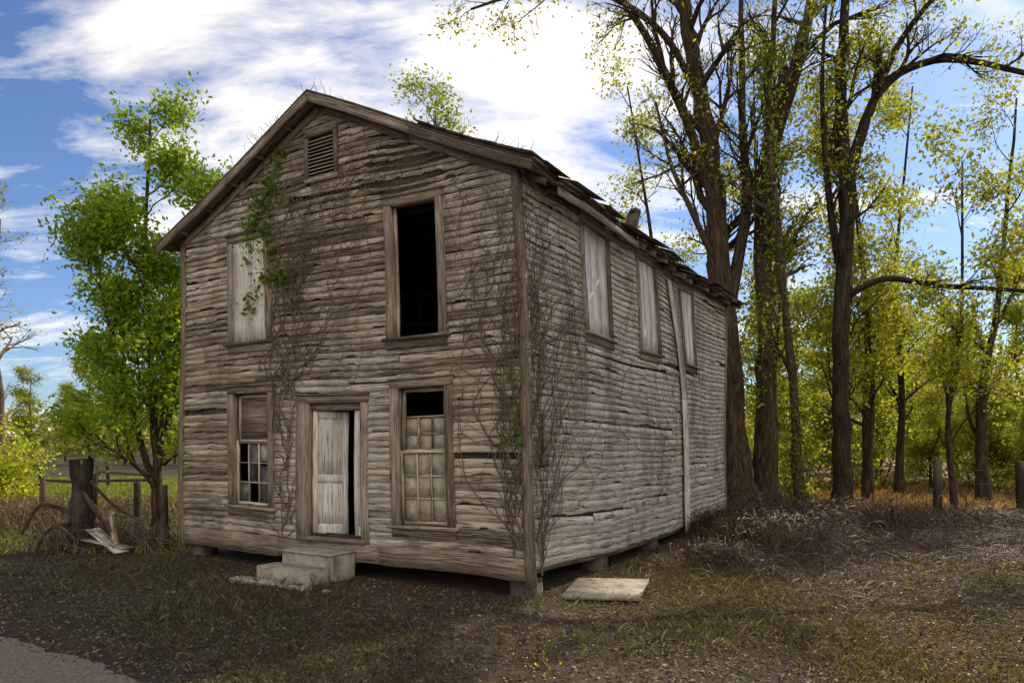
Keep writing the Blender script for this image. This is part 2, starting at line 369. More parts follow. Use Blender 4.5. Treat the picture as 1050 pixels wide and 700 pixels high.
# roof
rf=MB(); dk=MB()
OV=.42; FR=.30; BK=.16
def rz(s): return ZE+.10+SL*(min(s,W-s))
t=-FR; 
while t<L+BK:
    dt=random.uniform(.35,.75); t1=min(t+dt,L+BK)
    for side in (0,1):
        e=-OV+random.gauss(0,.04); 
        if side==0 and random.random()<.3 and t>1: e+=.14
        s0,s1=(e,W/2) if side==0 else (W-e,W/2)
        zz=random.gauss(0,.006)
        A=np.array([s0,0,ZE+.10+SL*e+zz]);B=np.array([s1,0,ZP+.10+zz]); tm=(t+t1)/2; A[1]=B[1]=tm
        beam(rf,A,B,(0,(t1-t)/2-.002,0),(0,0,.018),n=8,col=(.5,.5,.5))
        e2=e+.06; A2=A.copy();A2[0]=e2 if side==0 else W-e2; A2[2]=ZE+.06+SL*e2+zz; B2=B.copy(); B2[2]-=.042
        beam(dk,A2,B2,(0,(t1-t)/2-.004,0),(0,0,.015),n=8)
    t=t1
for k in range(7):
    a=-.46+.27*k; tt=-FR-.03
    beam(rf,(a,tt+.35,ZE+.145+SL*a+R.random()*.02),(a+.3,tt+.35,ZE+.15+SL*(a+.3)),(0,.38+R.random()*.03,0),(0,0,.008),n=1)
for k in range(10):
    t0=.3+k*1.0; beam(rf,(-OV-.06-R.random()*.05,t0,ZE+.135-SL*OV),(.6,t0,ZE+.15+SL*.6),(0,.3+R.random()*.2,0),(0,0,.006),n=2)
for t in np.arange(.25,L,.6):
    beam(dk,(-OV+.08+R.random()*.05,t,ZE-.03-SL*OV+.04),(.15,t,ZE+.0+SL*.1),(0,.025,0),(0,0,.055),n=1)
    beam(dk,(W+OV-.08,t,ZE-.03-SL*OV+.04),(W-.15,t,ZE+SL*.1),(0,.025,0),(0,0,.055),n=1)
for sg in (0,1):
    for (a,b_) in ((-.38,1.6),(1.61,3.62)):
        s0,s1=(a,b_) if sg==0 else (W-a,W-b_)
        for tt in (-FR+.02,L+BK-.02): beam(dk,(s0,tt,ZE+.0+SL*a),(s1,tt,ZE+.0+SL*b_),(0,.013,0),(0,0,.062),n=8,jit=.003)
    for a in np.arange(.2,3.6,.7):
        s=a if sg==0 else W-a; beam(dk,(s,-FR+.04,ZE+.01+SL*a),(s,0.0,ZE+.01+SL*a),(.022,0,0),(0,0,.03),n=1)
box(dk,-.38,-.36,.5,3.4,5.44,5.56,n=6,jit=.006)
dk.make('roof_decking_and_rafters',M_trim,house,P); rf.make('roof_sheets',M_roof,house,P)
mb=MB(); beam(mb,(.55,5.35,6.0),(.42,5.35,6.75),(.10,0,0),(0,.10,0),n=4,jit=.01); beam(mb,(.42,5.35,6.75),(.38,5.35,6.82),(.07,0,0),(0,.13,0),n=1)
mb.make('chimney_stack',M_brick,house,P)

# bare vines
vn=MB()
def vine(w,a,z,a_drift,steps,r,st=.09,curl=.35,zmax=7.3):
    pts=[];ang=math.pi/2+a_drift; o=.045
    for i in range(steps):
        if any(q[1]+.08<a<q[2]-.08 and q[3]+.08<z<q[4]-.1 for q in (OF if w=='F' else OS)): break
        pts.append(WALL[w](a,o,z)); ang+=random.gauss(0,curl); ang+=(math.pi/2+a_drift-ang)*.10
        a+=math.cos(ang)*st; z+=math.sin(ang)*st; o=min(.13,max(.036,o+random.gauss(0,.012)))
        if w=='F' and z>ZE and z>ZE+SL*min(a,W-a)-.05: break
        if z>zmax or z<.1: break
        if w=='F' and (a<-.05 or a>W): break
        if w=='S' and (a<-.02 or z>5.6): break
    if len(pts)>3:
        n=len(pts); p=P(np.array(pts)); g_=.7+.6*R.random(); tube(vn,p,np.linspace(r,r*.3,n),3,col=(g_,g_*.95,g_*.88))
for i in range(26): vine('F',random.uniform(4.32,4.75),random.uniform(.2,3),random.uniform(-.12,.12),95,.013)
for i in range(90): vine('F',random.uniform(3.9,5.2),random.uniform(2.8,5.2),random.uniform(-1.2,.9),random.randint(20,60),.0065)
for i in range(140): vine('F',random.uniform(1.0,6.2),random.uniform(4.4,6.3),random.uniform(-1.4,1.4),random.randint(15,55),.006)
for i in range(40): vine('F',random.uniform(.0,7.2),random.uniform(.3,4),random.uniform(-1,1),random.randint(12,40),.0045)
for i in range(70): vine('F',random.uniform(.02,.25),random.uniform(.1,3.5),random.uniform(-.15,.2),random.randint(30,80),.010)
for i in range(35): vine('F',random.uniform(.05,1.2),random.uniform(3.2,5.4),random.uniform(-1.3,1.3),random.randint(12,40),.005)
for i in range(65): vine('S',random.uniform(.0,.35),random.uniform(.1,4),random.uniform(-.6,.2),random.randint(20,70),.009)
for i in range(95): vine('S',random.uniform(.1,8),random.uniform(.8,5.2),random.uniform(-1.3,1.3),random.randint(15,60),.005)
for i in range(70):
    s=random.choice([random.uniform(-.3,1.6),random.uniform(2.8,5.5)]); zz=rz(s)+.02
    p=np.array([s,-.25,zz]); pts=[p.copy()]; d=np.array([random.gauss(0,.7),random.gauss(-.2,.5),.5])
    for k in range(5): d+=R.normal(0,.35,3); p=p+d/np.linalg.norm(d)*.05; pts.append(p.copy())
    tube(vn,P(np.array(pts)),np.linspace(.006,.002,6),3,col=(.8,.7,.6))
for i in range(130):
    p=np.array([random.uniform(-.15,.2),random.uniform(-.1,.4),random.uniform(2.5,5.6)]); pts=[p.copy()]; d=np.array([-.5,-.4,random.gauss(0,.6)])
    for k in range(8): d+=R.normal(0,.4,3); p=p+d/np.linalg.norm(d)*.06; pts.append(p.copy())
    tube(vn,P(np.array(pts)),np.linspace(.006,.002,9),3,col=(.8,.77,.72))
M_vine=rough('dry_vine_bark',[(.3,(.08,.06,.046)),(.7,(.19,.15,.12))],8,.3,True)
vo=vn.make('climbing_vine',M_vine)
cs=[]
def vl(w,a,z,sa,sz,n):
    A=R.normal(a,sa,n);Z=R.normal(z,sz,n);O=.05+np.abs(R.normal(0,.06,n)); cs.append(P(np.stack([np.asarray(q)*np.ones(n) for q in WALL[w](A,O,Z)],1)))
for (a,z,sa,sz,n) in ((4.55,6.75,.12,.12,40),(4.75,6.35,.15,.15,80),(4.9,6.05,.2,.12,110),(5.2,5.75,.14,.12,60),(5.35,5.35,.12,.15,40),(4.9,5.5,.1,.2,60),(4.75,5.1,.08,.25,50),(4.55,4.75,.16,.1,60),(4.95,4.75,.15,.1,40),(5.3,4.35,.12,.15,40),(4.35,4.35,.1,.1,16),(.12,2.1,.07,.3,40),(.2,1.5,.08,.3,15),(.15,2.9,.05,.2,10)): vl('F',a,z,sa,sz,n)
for (a,z,sa,sz,n) in ((.15,1.9,.1,.3,25),(.9,3.1,.2,.2,10)): vl('S',a,z,sa,sz,n)
v,f,c=leaves(np.concatenate(cs),.075,(.08,.14,.025),(.15,.22,.045),1.3); 
o=mk('vine_leaves',v,f,c,None,M_leaf,vo)

# ------------------------------------------------------------------ ground
def H(x,y):
    x=np.asarray(x,float);y=np.asarray(y,float)
    h=-.14+.02*snoise(x,y,1,1.1)+.05*snoise(x,y,2,.25)
    m=np.exp(-(((x-8)/3.)**2+((y-12)/3)**2)); h=h+.08*m+.04*m*snoise(x,y,4,2.)
    return h
g=np.linspace(-1,1,321); gx=np.sign(g)*(np.abs(g)*22+np.abs(g)**6*600); gy=gx+10
X,Y=np.meshgrid(gx,gy,indexing='ij'); v=np.stack([X.ravel(),Y.ravel(),H(X,Y).ravel()],1)
n=320; ii,jj=np.meshgrid(np.arange(n),np.arange(n),indexing='ij'); k=(ii*(n+1)+jj).ravel()
m,nt,b,out=newmat('ground_soil_and_litter'); tc=N(nt,'ShaderNodeTexCoord').outputs['Object']
n1=noise(nt,tc,.45,5,.6); n2=noise(nt,tc,9,6,.75); n3=noise(nt,tc,55,3,.7)
c=ramp(nt,n2,[(.32,(.035,.024,.016)),(.5,(.092,.064,.043)),(.68,(.20,.148,.10))])
gr=ramp(nt,n3,[(.35,(.028,.029,.014)),(.65,(.085,.082,.042))])
sx=N(nt,'ShaderNodeSeparateXYZ'); nt.links.new(tc,sx.inputs[0])
leftm=ramp(nt,mth(nt,'ADD',mth(nt,'MULTIPLY',sx.outputs[0],-.06),n1),[(.55,0.05),(1.2,.9)])
c=mix(nt,leftm,c,gr)
big=noise(nt,tc,.9,4,.6); c=mix(nt,ramp(nt,big,[(.42,.55),(.6,0.0)]),c,(.045,.034,.024))
far=ramp(nt,mth(nt,'MULTIPLY',sx.outputs[1],.02),[(.38,0.0),(.44,1.0)])
rt=ramp(nt,mth(nt,'MULTIPLY',sx.outputs[0],.05),[(.1,0.0),(.3,1.0)])
c=mix(nt,mth(nt,'MULTIPLY',far,rt),c,ramp(nt,n2,[(.3,(.15,.09,.05)),(.7,(.34,.22,.12))]))
nt.links.new(c,b.inputs['Base Color']); bump(nt,b,mth(nt,'ADD',n2,mth(nt,'MULTIPLY',n3,.5)),1.0,.05)
mk('ground',v,np.stack([k,k+n+1,k+n+2,k+1],1),np.ones((len(v),3))*.5,v,m,smooth=True)
EX,EY=-4.95,7.05
def roadcoord(x,y):
    d=np.array([.87,-.493]); nn=np.array([-.493,-.87]); return (x-EX)*d[0]+(y-EY)*d[1],(x-EX)*nn[0]+(y-EY)*nn[1]
aa=np.linspace(-60,60,1200); bb=np.linspace(0,1,16)**1.3*5
A,B=np.meshgrid(aa,bb,indexing='ij'); edge=.07*snoise(aa,aa*0,9,2.2)+.05*snoise(aa,aa*0,10,6)+.02*R.normal(size=len(aa))
B=B+edge[:,None]*(1-B/5); Xr=EX+A*.87-B*.493; Yr=EY-A*.493-B*.87
v=np.stack([Xr.ravel(),Yr.ravel(),(H(Xr,Yr)+.012).ravel()],1); ii,jj=np.meshgrid(np.arange(1199),np.arange(15),indexing='ij'); k=(ii*16+jj).ravel()
M_road=rough('gravel_road_surface',[(.3,(.12,.085,.062)),(.5,(.25,.18,.138)),(.7,(.42,.33,.27))],34,1.0,bd=.03)
mk('gravel_road',v,np.stack([k,k+16,k+17,k+1],1),np.ones((len(v),3)),v,M_road,smooth=True)
def blades(x,y,h,w,c0,c1,lean=.4,zoff=0):
    n=len(x); z=H(x,y)+zoff; a=R.random(n)*6.283; dx=np.cos(a)*w;dy=np.sin(a)*w
    l=R.normal(0,lean,(n,2))*h[:,None]
    v=np.stack([np.stack([x-dx,y-dy,z-.01],1),np.stack([x+dx,y+dy,z-.01],1),np.stack([x+l[:,0]*.4+dx*.6,y+l[:,1]*.4+dy*.6,z+h*.6],1),np.stack([x+l[:,0],y+l[:,1],z+h],1)],1).reshape(-1,3)
    m=R.random(n)[:,None]; c=np.array(c0)*(1-m)+np.array(c1)*m; c*=(.6+.8*R.random(n))[:,None]
    return v,np.arange(4*n).reshape(n,4),np.repeat(c,4,0)
def region(n,x0,x1,y0,y1,thr=-.3,seed=3,sc=1.3):
    x=R.uniform(x0,x1,n);y=R.uniform(y0,y1,n); k=(snoise(x,y,seed,sc)+R.normal(0,.25,n)>thr)&~inhouse(x,y,.05)&(roadcoord(x,y)[1]<-.02+.1*R.normal(size=n))
    return x[k],y[k]
G=MB()
def addg(x,y,hm,w,c0,c1,lean=.4):
    h=hm*(.5+R.random(len(x))); G.add(*blades(x,y,h,np.full(len(x),w),c0,c1,lean))
x,y=region(110000,-9,4,4.6,13,.0); addg(x,y,.045,.004,(.05,.052,.024),(.17,.14,.088),.6)
x,y=region(45000,2,12,4.6,12,.15); addg(x,y,.05,.004,(.065,.056,.027),(.21,.145,.082),.7)
x,y=region(18000,-9,11,4.6,11,.4,8); addg(x,y,.11,.0045,(.06,.075,.03),(.15,.13,.065),.5)
x,y=region(80000,-40,-5.6,13,42,-.9); addg(x,y,.14,.014,(.16,.21,.03),(.30,.31,.06),.4)
x,y=region(30000,8,40,20.5,36,-.9); addg(x,y,.22,.016,(.15,.09,.045),(.32,.21,.11),.4)
G.make('grass',M_grass)
D=MB()
x=R.uniform(-9,12,110000);y=R.uniform(4.6,19,110000);k=~inhouse(x,y)&(roadcoord(x,y)[1]<.1)&((x>1)|(R.random(110000)<.6)); x,y=x[k],y[k]
v,f,c=leaves(np.stack([x,y,H(x,y)+.012],1),.034,(.05,.033,.02),(.27,.18,.11),1.3,.75); D.add(v,f,c); D.make('leaf_litter',M_dry)
D=MB(); x,y=region(26000,-8,6,4.8,11,.3,21,1.7); v,f,c=leaves(np.stack([x,y,H(x,y)+.03],1),.022,(.045,.062,.025),(.12,.14,.06),1.1,.6); D.add(v,f,c); D.make('ground_weeds',M_grass)
D=MB()
for i in range(420):
    if i<120: x0,y0=random.uniform(-7,3),random.uniform(6,10)
    else: x0,y0=random.uniform(1.5,12),random.uniform(6,18)
    if inhouse(np.array([x0]),np.array([y0]),.1)[0] or roadcoord(x0,y0)[1]>-.1: continue
    a=random.random()*6.28; l=random.uniform(.15,.8 if i>120 else .35); n_=6; pts=[]; x1,y1=x0,y0
    for j in range(n_): pts.append((x1,y1,float(H(x1,y1))+.015+.02*random.random())); a+=random.gauss(0,.3); x1+=math.cos(a)*l/n_; y1+=math.sin(a)*l/n_
    tube(D,pts,np.linspace(random.uniform(.004,.013),.002,n_),4,(1.3,1.2,1.1))
D.make('fallen_twigs',M_bark)
Bx=MB(); 
def strands(n,cx,cy,sx,sy,hm,ln,w,c0,c1):
    x=R.normal(cx,sx,n);y=R.normal(cy,sy,n);k=~inhouse(x,y,-.1)&(y>5.5);x,y=x[k],y[k];n=len(x); z=H(x,y); a=R.random(n)*6.283
    l=ln*(.5+R.random(n)); h=hm*(.3+R.random(n)); px=np.cos(a+1.57)*w;py=np.sin(a+1.57)*w
    S=6; tt=np.linspace(0,1,S); V_=[]
    bend=R.normal(0,.5,n)
    for t in tt:
        X_=x+np.cos(a+bend*t)*l*t;Y_=y+np.sin(a+bend*t)*l*t;Z_=z+h*np.sin(np.pi*(t*.85+.05))
        V_.append(np.stack([X_-px,Y_-py,Z_],1));V_.append(np.stack([X_+px,Y_+py,Z_+w],1))
    v=np.stack(V_,1).reshape(-1,3); base=np.arange(n)[:,None]*(2*S)
    f=np.concatenate([np.hstack([base+2*i,base+2*i+1,base+2*i+3,base+2*i+2]) for i in range(S-1)])
    m=R.random(n)[:,None]; c=(np.array(c0)*(1-m)+np.array(c1)*m)*(.6+.8*R.random(n))[:,None]
    Bx.add(v,f,np.repeat(c,2*S,0))
br0,br1=(.025,.017,.011),(.125,.083,.052)  # brush browns darkened, the shadow over the tangle put into the colour
strands(900,3.7,12.2,.35,.8,.22,.45,.0035,br0,br1)
strands(2200,5.2,14.8,.6,1.3,.5,.7,.0045,br0,br1)
strands(2600,7.2,13,2.4,2.4,.10,.4,.003,br0,br1)
strands(2200,10,14,3,3,.14,.5,.004,br0,br1)
strands(2200,5,9.0,2.2,1.5,.06,.3,.0025,br0,br1)
strands(2200,7.5,18.5,1.8,1.2,.55,.9,.005,br0,br1)
strands(1500,12.5,18.0,2.5,1.0,.35,.8,.005,br0,br1)
strands(900,-8.4,14.0,.7,.5,.45,.8,.004,br0,(.2,.16,.11))
strands(1500,-12,18.0,2.5,1.5,.6,.9,.006,(.08,.05,.03),(.24,.15,.09))
Bx.make('dry_brush',M_dry)

# ------------------------------------------------------------------ trees
def norm(d): 
    l=math.sqrt(d[0]*d[0]+d[1]*d[1]+d[2]*d[2])+1e-9; return [d[0]/l,d[1]/l,d[2]/l]
RMIN=.006
def grow(out,tips,p,d,L_,r,lvl,mx,up=.06,wob=.16,nch=(7,5,4,3),ratio=.58,spread=.8):
    n=max(4,int(3+L_*1.4)) if lvl<2 else 4; n=min(n,9); pts=[tuple(p)]; p=list(p); d=norm(d)
    for i in range(n):
        d=norm([d[0]+random.gauss(0,wob),d[1]+random.gauss(0,wob),d[2]+random.gauss(0,wob*.7)+up])
        p=[p[j]+d[j]*L_/n for j in range(3)]; pts.append(tuple(p))
    r=max(r,RMIN); rad=np.linspace(r,max(r*.3,RMIN*.6),n+1); out.append((pts,rad))
    if lvl>=mx: tips.append(pts); return
    children(out,tips,pts,rad,L_,lvl,mx,up,wob,nch,ratio,spread)
def children(out,tips,pts,rad,L_,lvl,mx,up,wob,nch,ratio,spread,lo=.3):
    n=len(pts)-1; k=nch[min(lvl,len(nch)-1)]
    for c in range(k):
        u=lo+(1-lo)*(c+random.random())/k; x=u*n; i=min(n-1,int(x)); fr=x-i
        q=[pts[i][j]*(1-fr)+pts[i+1][j]*fr for j in range(3)]; dd=norm([pts[i+1][j]-pts[i][j] for j in range(3)])
        s=spread*random.uniform(.7,1.3); a=norm([random.gauss(0,1),random.gauss(0,1),random.gauss(0,.5)])
        nd=[dd[j]+a[j]*s for j in range(3)]; rr=rad[min(i,len(rad)-1)]*random.uniform(.4,.65)
        grow(out,tips,q,nd,L_*ratio*random.uniform(.7,1.2)*(1.15-.5*u),rr,lvl+1,mx,up,wob,nch,ratio,spread)
def cat(pts,m=5):
    pts=[np.array(p,float) for p in pts]; pts=[2*pts[0]-pts[1]]+pts+[2*pts[-1]-pts[-2]]; o=[]
    for i in range(1,len(pts)-2):
        for t in np.arange(m)/m:
            a,b_,c_,d_=pts[i-1:i+3]; o.append(.5*((2*b_)+(-a+c_)*t+(2*a-5*b_+4*c_-d_)*t*t+(-a+3*b_-3*c_+d_)*t**3))
    o.append(pts[-2]); return [tuple(q) for q in o]
def build(name,out,tips,nleaf,ls,c0,c1,spread,keep=1.0,tint=(1,1,1),extra=None,per=3):
    mb=MB()
    for pts,rad in out:
        k=12 if rad[0]>.15 else 6 if rad[0]>.05 else 4 if rad[0]>.015 else 3
        if k==12:
            pts=np.array(pts)+R.normal(0,rad[0]*.05,(len(pts),3)); rad=rad*(1+R.normal(0,.05,len(rad)))
        tube(mb,pts,rad,k,col=tint)
    e=empty(name); mb.make('trunk_and_branches',M_bark,e,smooth=True)
    if nleaf:
        tp=[t for t in tips if random.random()<keep]; arr=np.array([t[random.randint(1,len(t)-1)] for t in tp for _ in range(per)])
        idx=R.integers(0,len(arr),nleaf); Cc=arr[idx]+R.normal(0,spread,(nleaf,3))
        if extra is not None: Cc=np.concatenate([Cc,extra])
        v,f,c=leaves(Cc,ls,c0,c1); mk('foliage',v,f,c,None,M_leaf,e)
    return e
YG0,YG1=(.15,.18,.025),(.36,.36,.05)
def stem(ctrl,r0,r1,n0,Lb,mx=3,lo=.35,sp=.8,up=.05,flare=1.35,rt=.6,nc=(8,6,3)):
    pts=cat(ctrl); n=len(pts); rad=np.linspace(r0,r1,n); rad[0]*=flare; rad[1]*=1+(flare-1)*.4; out.append((pts,rad))
    children(out,tips,pts,rad,Lb,0,mx,up,.2,(n0,)+nc,rt,sp,lo)
out=[];tips=[]
stem([(7.45,22,-.3),(7.1,22.1,2.5),(6.9,22,5.2),(6.4,21.8,9.9),(5.9,21.6,13.),(5.2,21.3,16.2),(4.6,21,20)],.50,.12,14,6.0,flare=1.6)
stem([(8.25,22.3,-.3),(8.25,22.4,2.5),(8.35,22.4,5.2),(8.2,22.4,9.9),(9.1,22.3,13.7),(9.7,22.3,16.2),(10.2,22,20)],.42,.10,13,5.5,flare=1.6)
stem([(6.5,21.8,9.3),(5.4,21.3,12),(4.0,20.6,14.2),(2.2,19.8,16),(.4,19.2,17)],.17,.04,9,3.8,lo=.2,flare=1)
stem([(5.9,21.6,12.8),(4.6,21,14.5),(2.6,20.5,15.4),(.2,20,15.0),(-1.2,20,14.6)],.12,.03,9,2.8,lo=.2,flare=1,up=-.02)
stem([(6.6,21.9,7.5),(5.6,21.4,9.2),(4.9,21.2,10.6),(4.4,21,12.4)],.12,.03,8,2.8,lo=.2,flare=1)
stem([(7.0,22,6.5),(7.5,22,9.5),(7.2,21.5,12.5),(7.0,21,17)],.22,.06,9,3.8,lo=.3,flare=1)
build('large_oak_tree',out,tips,5500,.08,YG0,YG1,.24,.22,tint=(.75,.72,.68))
out=[];tips=[]
stem([(8.45,20,-.3),(8.3,20,1.5),(8.24,20,3.),(7.8,20,7.5),(7.4,19.8,11.5),(7.5,19.5,14.9),(7.6,19.4,18)],.17,.05,8,3.6)
ivy=[]; p=np.array(out[0][0]); 
for i in range(len(p)-8):
    q=p[i]+(p[i+1]-p[i])*R.random((80,1)); ivy.append(q+R.normal(0,.17,(80,3)))
build('ivy_covered_tree',out,tips,1800,.09,(.09,.13,.02),(.23,.26,.04),.2,.3,extra=np.concatenate(ivy),tint=(.7,.7,.7))
out=[];tips=[]
stem([(10.15,21,-.3),(10.05,21,2.5),(10.05,21,5.1),(10.25,21,9.55),(10.05,21,12.5),(10.2,21,15.5),(10.3,21,20)],.30,.10,10,4.6,lo=.4)
stem([(10.2,21,9.6),(10.7,20.8,11.7),(11.4,20.6,12.9),(12.9,20.3,13.3),(15.6,20,12.6),(17.5,20,12)],.18,.04,11,2.8,lo=.2,flare=1)
stem([(10.1,21,6.4),(11.2,20.6,6.9),(12.6,20.2,6.6),(15.6,19.6,6.2),(18,19,5.2)],.12,.03,10,2.4,lo=.2,flare=1,up=-.02)
stem([(10.0,21,7.5),(9.6,20.8,9.5),(9.3,20.6,12.5),(9.4,20.4,16)],.13,.03,9,2.6,lo=.2,flare=1)
stem([(10.7,20.8,11.7),(11.6,20.4,14),(13.2,20,15.8),(15.5,20,17.2)],.12,.03,9,2.8,lo=.1,flare=1)
build('dark_hardwood_tree',out,tips,7500,.085,YG0,YG1,.24,.3,tint=(.4,.4,.4))
for (x,y,h,r) in ((11.0,23,14,.12),(9.4,25.5,16,.16),(13.5,26,15,.2),(16.5,24,14,.22),(6.0,27,16,.2),(14.2,22,11,.1),(12.3,24,13,.1),(15.2,27,16,.16),(8.9,23.5,13,.09)):
    out=[];tips=[]
    stem([(x,y,-.3),(x+random.gauss(0,.2),y,h*.25),(x+random.gauss(0,.5),y,h*.5),(x+random.gauss(0,.8),y,h)],r,.03,11,3.8,mx=3,lo=.2,nc=(6,4,3))
    build('slender_tree',out,tips,4800,.10,YG0,YG1,.3,.4,tint=(.5,.5,.5))
out=[];tips=[]
bx,by=-7.75,14.9
kw=dict(sp=.85,up=.09,nc=(6,4,3),rt=.6)
stem([(bx,by,-.2),(bx+.05,by,1.3),(bx-.05,by,3.2),(bx-.2,by,6),(bx-.1,by,9.0)],.12,.025,17,2.7,lo=.18,**kw)
stem([(bx+.03,by,1.2),(bx+.35,by+.1,3.),(bx+.8,by+.1,5.2),(bx+1.4,by+.2,7.6)],.08,.02,10,1.9,lo=.3,flare=1,**kw)
stem([(bx,by,1.0),(bx-.5,by-.1,2.8),(bx-.9,by-.2,4.6),(bx-1.3,by-.1,6.8)],.08,.02,12,1.9,lo=.15,flare=1,**kw)
build('young_green_tree',out,tips,30000,.075,(.11,.19,.015),(.28,.37,.03),.18,.9,tint=(.8,.75,.7))
out=[];tips=[]
stem([(-3.3,27,-.2),(-3.2,27,5),(-3.0,27,10),(-3.0,27,15.0)],.2,.03,13,4.2,lo=.3,up=.04)
build('young_green_tree',out,tips,7000,.10,(.14,.19,.02),(.3,.33,.03),.28,.6)
for (x,y,h) in ((-22,28,13.),(-30,40,15),(-15,45,12)):
    out=[];tips=[]
    stem([(x,y,-.3),(x+.2,y,h*.3),(x-.3,y,h*.6),(x+.2,y,h)],.25,.04,13,4.5,mx=3,lo=.2,up=.05,nc=(7,6,3))
    build('bare_tree',out,tips,500,.12,YG0,YG1,.2,.3,tint=(1.6,1.5,1.4))
var=[]
for kx in range(4):
    out=[];tips=[]; h=random.uniform(9,13)
    stem([(0,0,-.3),(random.gauss(0,.3),0,h*.3),(random.gauss(0,.5),random.gauss(0,.4),h*.6),(random.gauss(0,.8),0,h)],.17,.03,16,3.6,mx=3,lo=.1,sp=1.0,nc=(5,4,2))
    e=build('woodland_tree',out,tips,11000,.13,(.13,.165,.027),(.35,.36,.055),.36,.5,tint=(.5,.5,.5)); var.append(e)
spots=[]
for i in range(38):
    spots.append((random.uniform(9,58),random.uniform(33,62),random.uniform(.55,1.05)))
for i in range(14): spots.append((random.uniform(10,30),random.uniform(28,35),random.uniform(.3,.6)))
for i in range(22): spots.append((random.uniform(-75,-24),random.uniform(62,95),random.uniform(.6,1.0)))
for i in range(8): spots.append((random.uniform(-34,-10),random.uniform(55,75),random.uniform(.35,.6)))
first=set()
for i,(x,y,s) in enumerate(spots):
    k=i%4; src=var[k]
    if k not in first: first.add(k); e=src
    else:
        e=empty('woodland_tree')
        for ch in src.children:
            o=bpy.data.objects.new(ch.name.split('.')[0],ch.data); scene.collection.objects.link(o); o.parent=e
    e.location=(x,y,-.1); e.rotation_euler=(0,0,random.random()*6.28); e.scale=(s*1.1,s*1.1,s)
def shrub(name,x,y,rx,rz_,n,ls,c0,c1):
    k=int(n/60); ctr=np.stack([R.normal(x,rx*.5,k),R.normal(y,rx*.5,k),np.abs(R.normal(rz_*.5,rz_*.3,k))],1)
    Cc=ctr[R.integers(0,k,n)]+R.normal(0,rx*.17,(n,3)); Cc[:,2]=np.abs(Cc[:,2])
    v,f,c=leaves(Cc,ls,c0,c1); e=empty(name); mk('foliage',v,f,c,None,M_leaf,e); mb=MB()
    for q in ctr[:40]:
        p0=np.array([x+(q[0]-x)*.2,y+(q[1]-y)*.2,-.15]); tube(mb,[p0,(p0+q)/2+R.normal(0,.1,3),q],[.02,.012,.004],4,col=(.8,.7,.6))
    mb.make('stems',M_bark,e); return e
shrub('shrub',-18.2,24,1.3,1.8,5000,.10,(.22,.28,.02),(.42,.42,.05))
for (x,y,r,h,n) in ((13,31,2,3.4,3000),(17,32,2.2,3.6,3400),(21,31,2.2,3.6,3400),(25,33,3,4,3000),(8.5,30,2.5,4,3000),(10.6,25.5,.9,2.6,1100)):
    shrub('shrub',x,y,r,h,n,.11,(.15,.20,.03),(.38,.38,.06))
Cc=[]; 
for i in range(420):
    x=random.uniform(-230,230); y=random.uniform(115,150); h=random.uniform(5,11)
    Cc.append(np.stack([R.normal(x,3,90),R.normal(y,3,90),np.abs(R.normal(h*.5,h*.3,90))],1))
v,f,c=leaves(np.concatenate(Cc),.9,(.13,.14,.05),(.30,.28,.10)); mk('distant_tree_line',v,f,c,None,M_leaf)

# ------------------------------------------------------------------ props
st=empty('concrete_steps')
def P2(v):
    v=np.asarray(v); o=v.copy(); o[:,0]=C0[0]+U[0]*v[:,0]+V[0]*v[:,1]; o[:,1]=C0[1]+U[1]*v[:,0]+V[1]*v[:,1]; return o
def cbox(name,s0,s1,t0,t1,z0,z1,mat,par):
    m_=MB(); box(m_,s0,s1,t0,t1,z0,z1,n=6,col=(.5,.5,.5)); o=m_.make(name,mat,par,P2)
    bv=o.modifiers.new('b','BEVEL'); bv.width=.018; bv.segments=2; return o
cbox('upper_step',2.95,4.02,-.55,-.07,-.2,.27,M_conc,st); cbox('lower_step',3.0,4.12,-.95,-.56,-.2,.10,M_conc,st)
cbox('tread',2.93,4.04,-.60,-.08,.275,.30,M_conc,st); cbox('side_pad',3.3,4.42,-1.2,-.98,-.2,-.07,M_conc,st)
def rock(x,y,r):
    me=bpy.data.meshes.new('field_stone'); bm=bmesh.new(); bmesh.ops.create_icosphere(bm,subdivisions=3,radius=r)
    sd=random.random()*50
    for vv in bm.verts:
        q=vv.co/r; vv.co*=1+.22*math.sin(q.x*3+sd)*math.sin(q.y*3.3+sd)+.1*math.sin(q.z*6+sd*2+q.x*4); vv.co.z*=.5
    bm.to_mesh(me); bm.free(); me.materials.append(M_conc); o=bpy.data.objects.new('field_stone',me); scene.collection.objects.link(o); o.location=(x,y,float(H(x,y))+.01); o.rotation_euler=(0,0,random.random()*6)
for (x,y,r) in ((-3.55,10.15,.13),(-3.35,9.95,.10),(-3.15,9.85,.09),(-2.95,9.75,.12),(-3.75,10.35,.08),(-2.6,9.6,.06)): rock(x,y,r)
m_=MB(); c=np.array([1.32,9.55,.0]); e1=np.array([.5,-.1,.01]); e2=np.array([.16,.48,.02])
beam(m_,c+[0,0,-.06]-e2,c+[0,0,-.06]+e2,e1,(0,0,.03),n=4,col=(.5,.5,.5)); o=m_.make('fallen_concrete_slab',M_conc)
sp=empty('old_stump_post'); mb=MB()
hs=np.linspace(-.2,1.75,12); pts=[(-8.6+.03*math.sin(h*2),13.7,h-.1) for h in hs]; rad=.21+.03*np.sin(hs*4)+np.where(hs<.2,.06,0); tube(mb,pts,rad,12,(0,0,0)); 
mb.add([(-8.6+.19*math.cos(q),13.7+.19*math.sin(q),1.64) for q in (0,1.57,3.14,4.71)],[(0,1,2,3)],(0,0,0))
mb.v[0]+=R.normal(0,.014,mb.v[0].shape)
mb.make('post',M_post,sp)
mb=MB()
